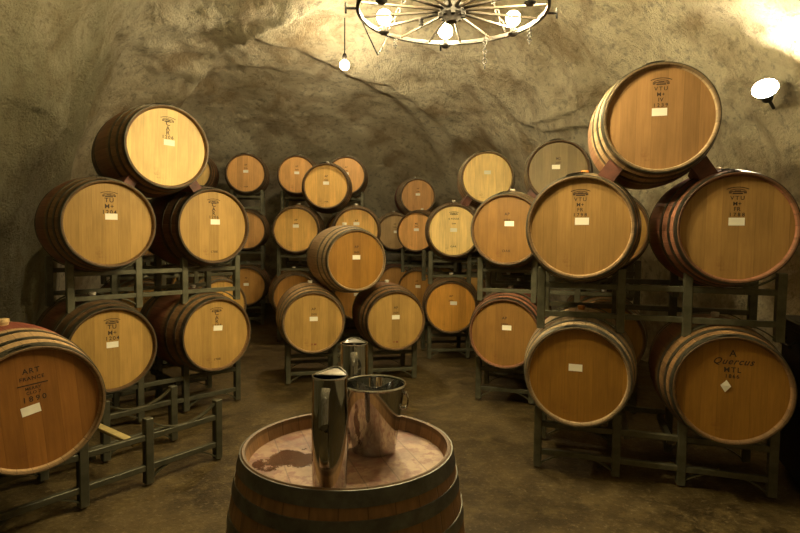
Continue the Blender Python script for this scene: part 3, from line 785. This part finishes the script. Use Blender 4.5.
LEDGES += [
 ([(-36, 14), (-35.6, 19.1), (-35, 22.6), (-34.1, 26), (-31.9, 31.6), (-28.6, 38.1), (-21.1, 44.2), (-10, 48)], .34, 13),
 ([(-33, 36), (-29.9, 36.8), (-24.1, 35.6), (-16.4, 34.5), (-8.2, 31.1), (-1.9, 27.6), (3.5, 24.2), (7.8, 18.1), (10, 11.2), (11, 6)], .15, 8),
 ([(-9, 31), (-4.2, 29.6), (1.5, 27.9), (6.3, 23.8), (11, 18.7), (13, 12)], .10, 4.5),
 ([(7, 37), (12.4, 34.4), (17.7, 29.8), (23, 25.2), (26.3, 21.1), (32.2, 19.7), (40.4, 21.2), (48, 20)], .10, 5),
 ([(28, 20), (31.2, 21.4), (38.4, 23), (45.8, 25.3), (50, 30)], .06, 3.5),
 ([(-38, 20), (-36.3, 22.2), (-29.9, 26.5), (-26.6, 29.2), (-20.8, 29.3), (-15, 28)], .10, 5),
 ([(41, 42), (43, 36.4), (44.4, 30.8), (45.4, 25.8), (45, 20)], .08, 5),
 ([(-98, 20), (-90.7, 22.2), (-79.7, 21.8), (-65, 18), (-50.6, 14.8), (-44, 10)], .03, 5)]
build_cave()
def build_floor():
    V = []; F = []; n = 128; m = 60
    for j in range(m+1):
        for i in range(n):
            t = 2*pi*i/n-pi; r = rout(t)*1.04*(j/m); x = CX+r*cos(t); y = CY+r*sin(t)
            z = .012*noise.noise(Vector((x, y, 0))*1.3)-.029-.030*exp(-(((x+.35)/1.1)**2+((y-5.9)/.9)**2))
            V.append((x, y, z))
    for j in range(m):
        for i in range(n):
            l = (i+1) % n; F.append((j*n+i, j*n+l, (j+1)*n+l, (j+1)*n+i))
    me = bpy.data.meshes.new('floor'); me.from_pydata(V, [], F); me.update(); me.polygons.foreach_set('use_smooth', [True]*len(F)); me.materials.append(M_FLOOR)
    o = link('floor', me); o['kind'] = 'structure'
build_floor()

# ------------------------------------------------------------------ wall lamps
def pendant(p, drop):
    root = empty('pendant_lamp', p); tag(root, 'bare glowing bulb hanging on a short stem from the back of the cave roof', 'lamp')
    b = MB(); b.lathe([(.001, drop+.02), (.007, drop+.02), (.007, .05), (.02, .05), (.028, .02), (.030, -.01), (.024, -.04), (.001, -.04)], 20); link('holder', b.mesh('holder', M_IRON), None, root)
    b = MB(); b.sphere((0, 0, -.09), .060, 20, 12); link('bulb', b.mesh('bulb', M_WBULB), None, root)['label'] = 'glowing white bulb'
def flood(p, dirn):
    d = Vector(dirn).normalized(); q = d.to_track_quat('Z', 'Y')
    root = empty('flood_lamp', p); root.rotation_mode = 'QUATERNION'; root.rotation_quaternion = q
    tag(root, 'glaring flood lamp fixed to the right rock wall beside the highest barrel', 'lamp')
    b = MB(); b.lathe([(.001, -.10), (.035, -.10), (.045, -.05), (.085, .01), (.09, .03), (.083, .03), (.08, .012)], 28); link('housing', b.mesh('housing', M_IRON), None, root)
    b = MB(); b.disc(.080, .014, 28); b.lathe([(.080, .014), (.05, .022), (.001, .026)], 28); link('lens', b.mesh('lens', M_FLOOD), None, root)['label'] = 'glowing lens'
    b = MB(); b.tube([(0, 0, -.09), (0, .03, -.16), (0, .09, -.34)], .012, 8); link('bracket', b.mesh('bracket', M_IRON), None, root)
from mathutils.bvhtree import BVHTree
_c = bpy.data.objects['wall_cave'].data
BV = BVHTree.FromPolygons([v.co for v in _c.vertices], [p.vertices for p in _c.polygons])
p, n, i, d = BV.ray_cast(Vector((-.305, 3., 2.336)), Vector((-.78, 7.68, 2.295)))
q = p-Vector((-.78, 7.68, 2.295)).normalized()*1.0+Vector((0, 0, .09))
roof = BV.ray_cast(q, Vector((0, 0, 1)))[0]
pendant(q, roof.z-q.z)
p, n, i, d = BV.ray_cast(Vector((1.6, 4.1, 2.05)), Vector((1.2, .26, .56)))
flood(p-(p-Vector((0, 0, 1.44))).normalized()*.34+Vector((.005, 0, -.025)), (-.60, -.66, .42))

# ------------------------------------------------------------------ black case at the right edge
def case():
    root = empty('equipment_case', (2.62, 3.2, 0), radians(-20)); tag(root, 'black equipment case in the dark at the right edge, beside the rack', 'case')
    b = MB(); b.box((0, 0, .46), (.55, .5, .86), bev=.012)
    link('body', b.mesh('body', M_DARK), None, root)
    b = MB(); b.box((0, 0, .925), (.58, .53, .07), bev=.012); link('lid', b.mesh('lid', M_DARK), None, root)
    b = MB()
    for s in (-1, 1): b.tube([(-.29, s*.09, .84), (-.32, s*.08, .82), (-.32, s*.08, .80)], .007, 6)
    b.tube([(-.32, -.08, .81), (-.32, .08, .81)], .009, 8); link('handle', b.mesh('handle', M_IRON), None, root)
    b = MB(); b.box((0, 0, .005), (.06, .06, .06), bev=.006); ft = b.mesh('foot', M_DARK)
    for x in (-.2, .2):
        for y in (-.18, .18): link('foot', ft, None, root).location = (x, y, 0)
case()

# ------------------------------------------------------------------ camera, world, view
cam = bpy.data.cameras.new('camera'); co = bpy.data.objects.new('camera', cam); C.objects.link(co)
cam.sensor_width = 36; cam.lens = 556*36/800; cam.clip_start = .05
co.matrix_world = Matrix.Translation((0, 0, 1.44)) @ Matrix.Rotation(radians(90-3.206), 4, 'X') @ Matrix.Rotation(radians(.6), 4, 'Z')
bpy.context.scene.camera = co
w = bpy.data.worlds.new('world'); bpy.context.scene.world = w; w.use_nodes = True
w.node_tree.nodes['Background'].inputs[0].default_value = (.02, .015, .01, 1); w.node_tree.nodes['Background'].inputs[1].default_value = 0.
vs = bpy.context.scene.view_settings
vs.view_transform = 'Standard'; vs.look = 'None'; vs.gamma = 1; vs.use_curve_mapping = False; vs.exposure = 1.22
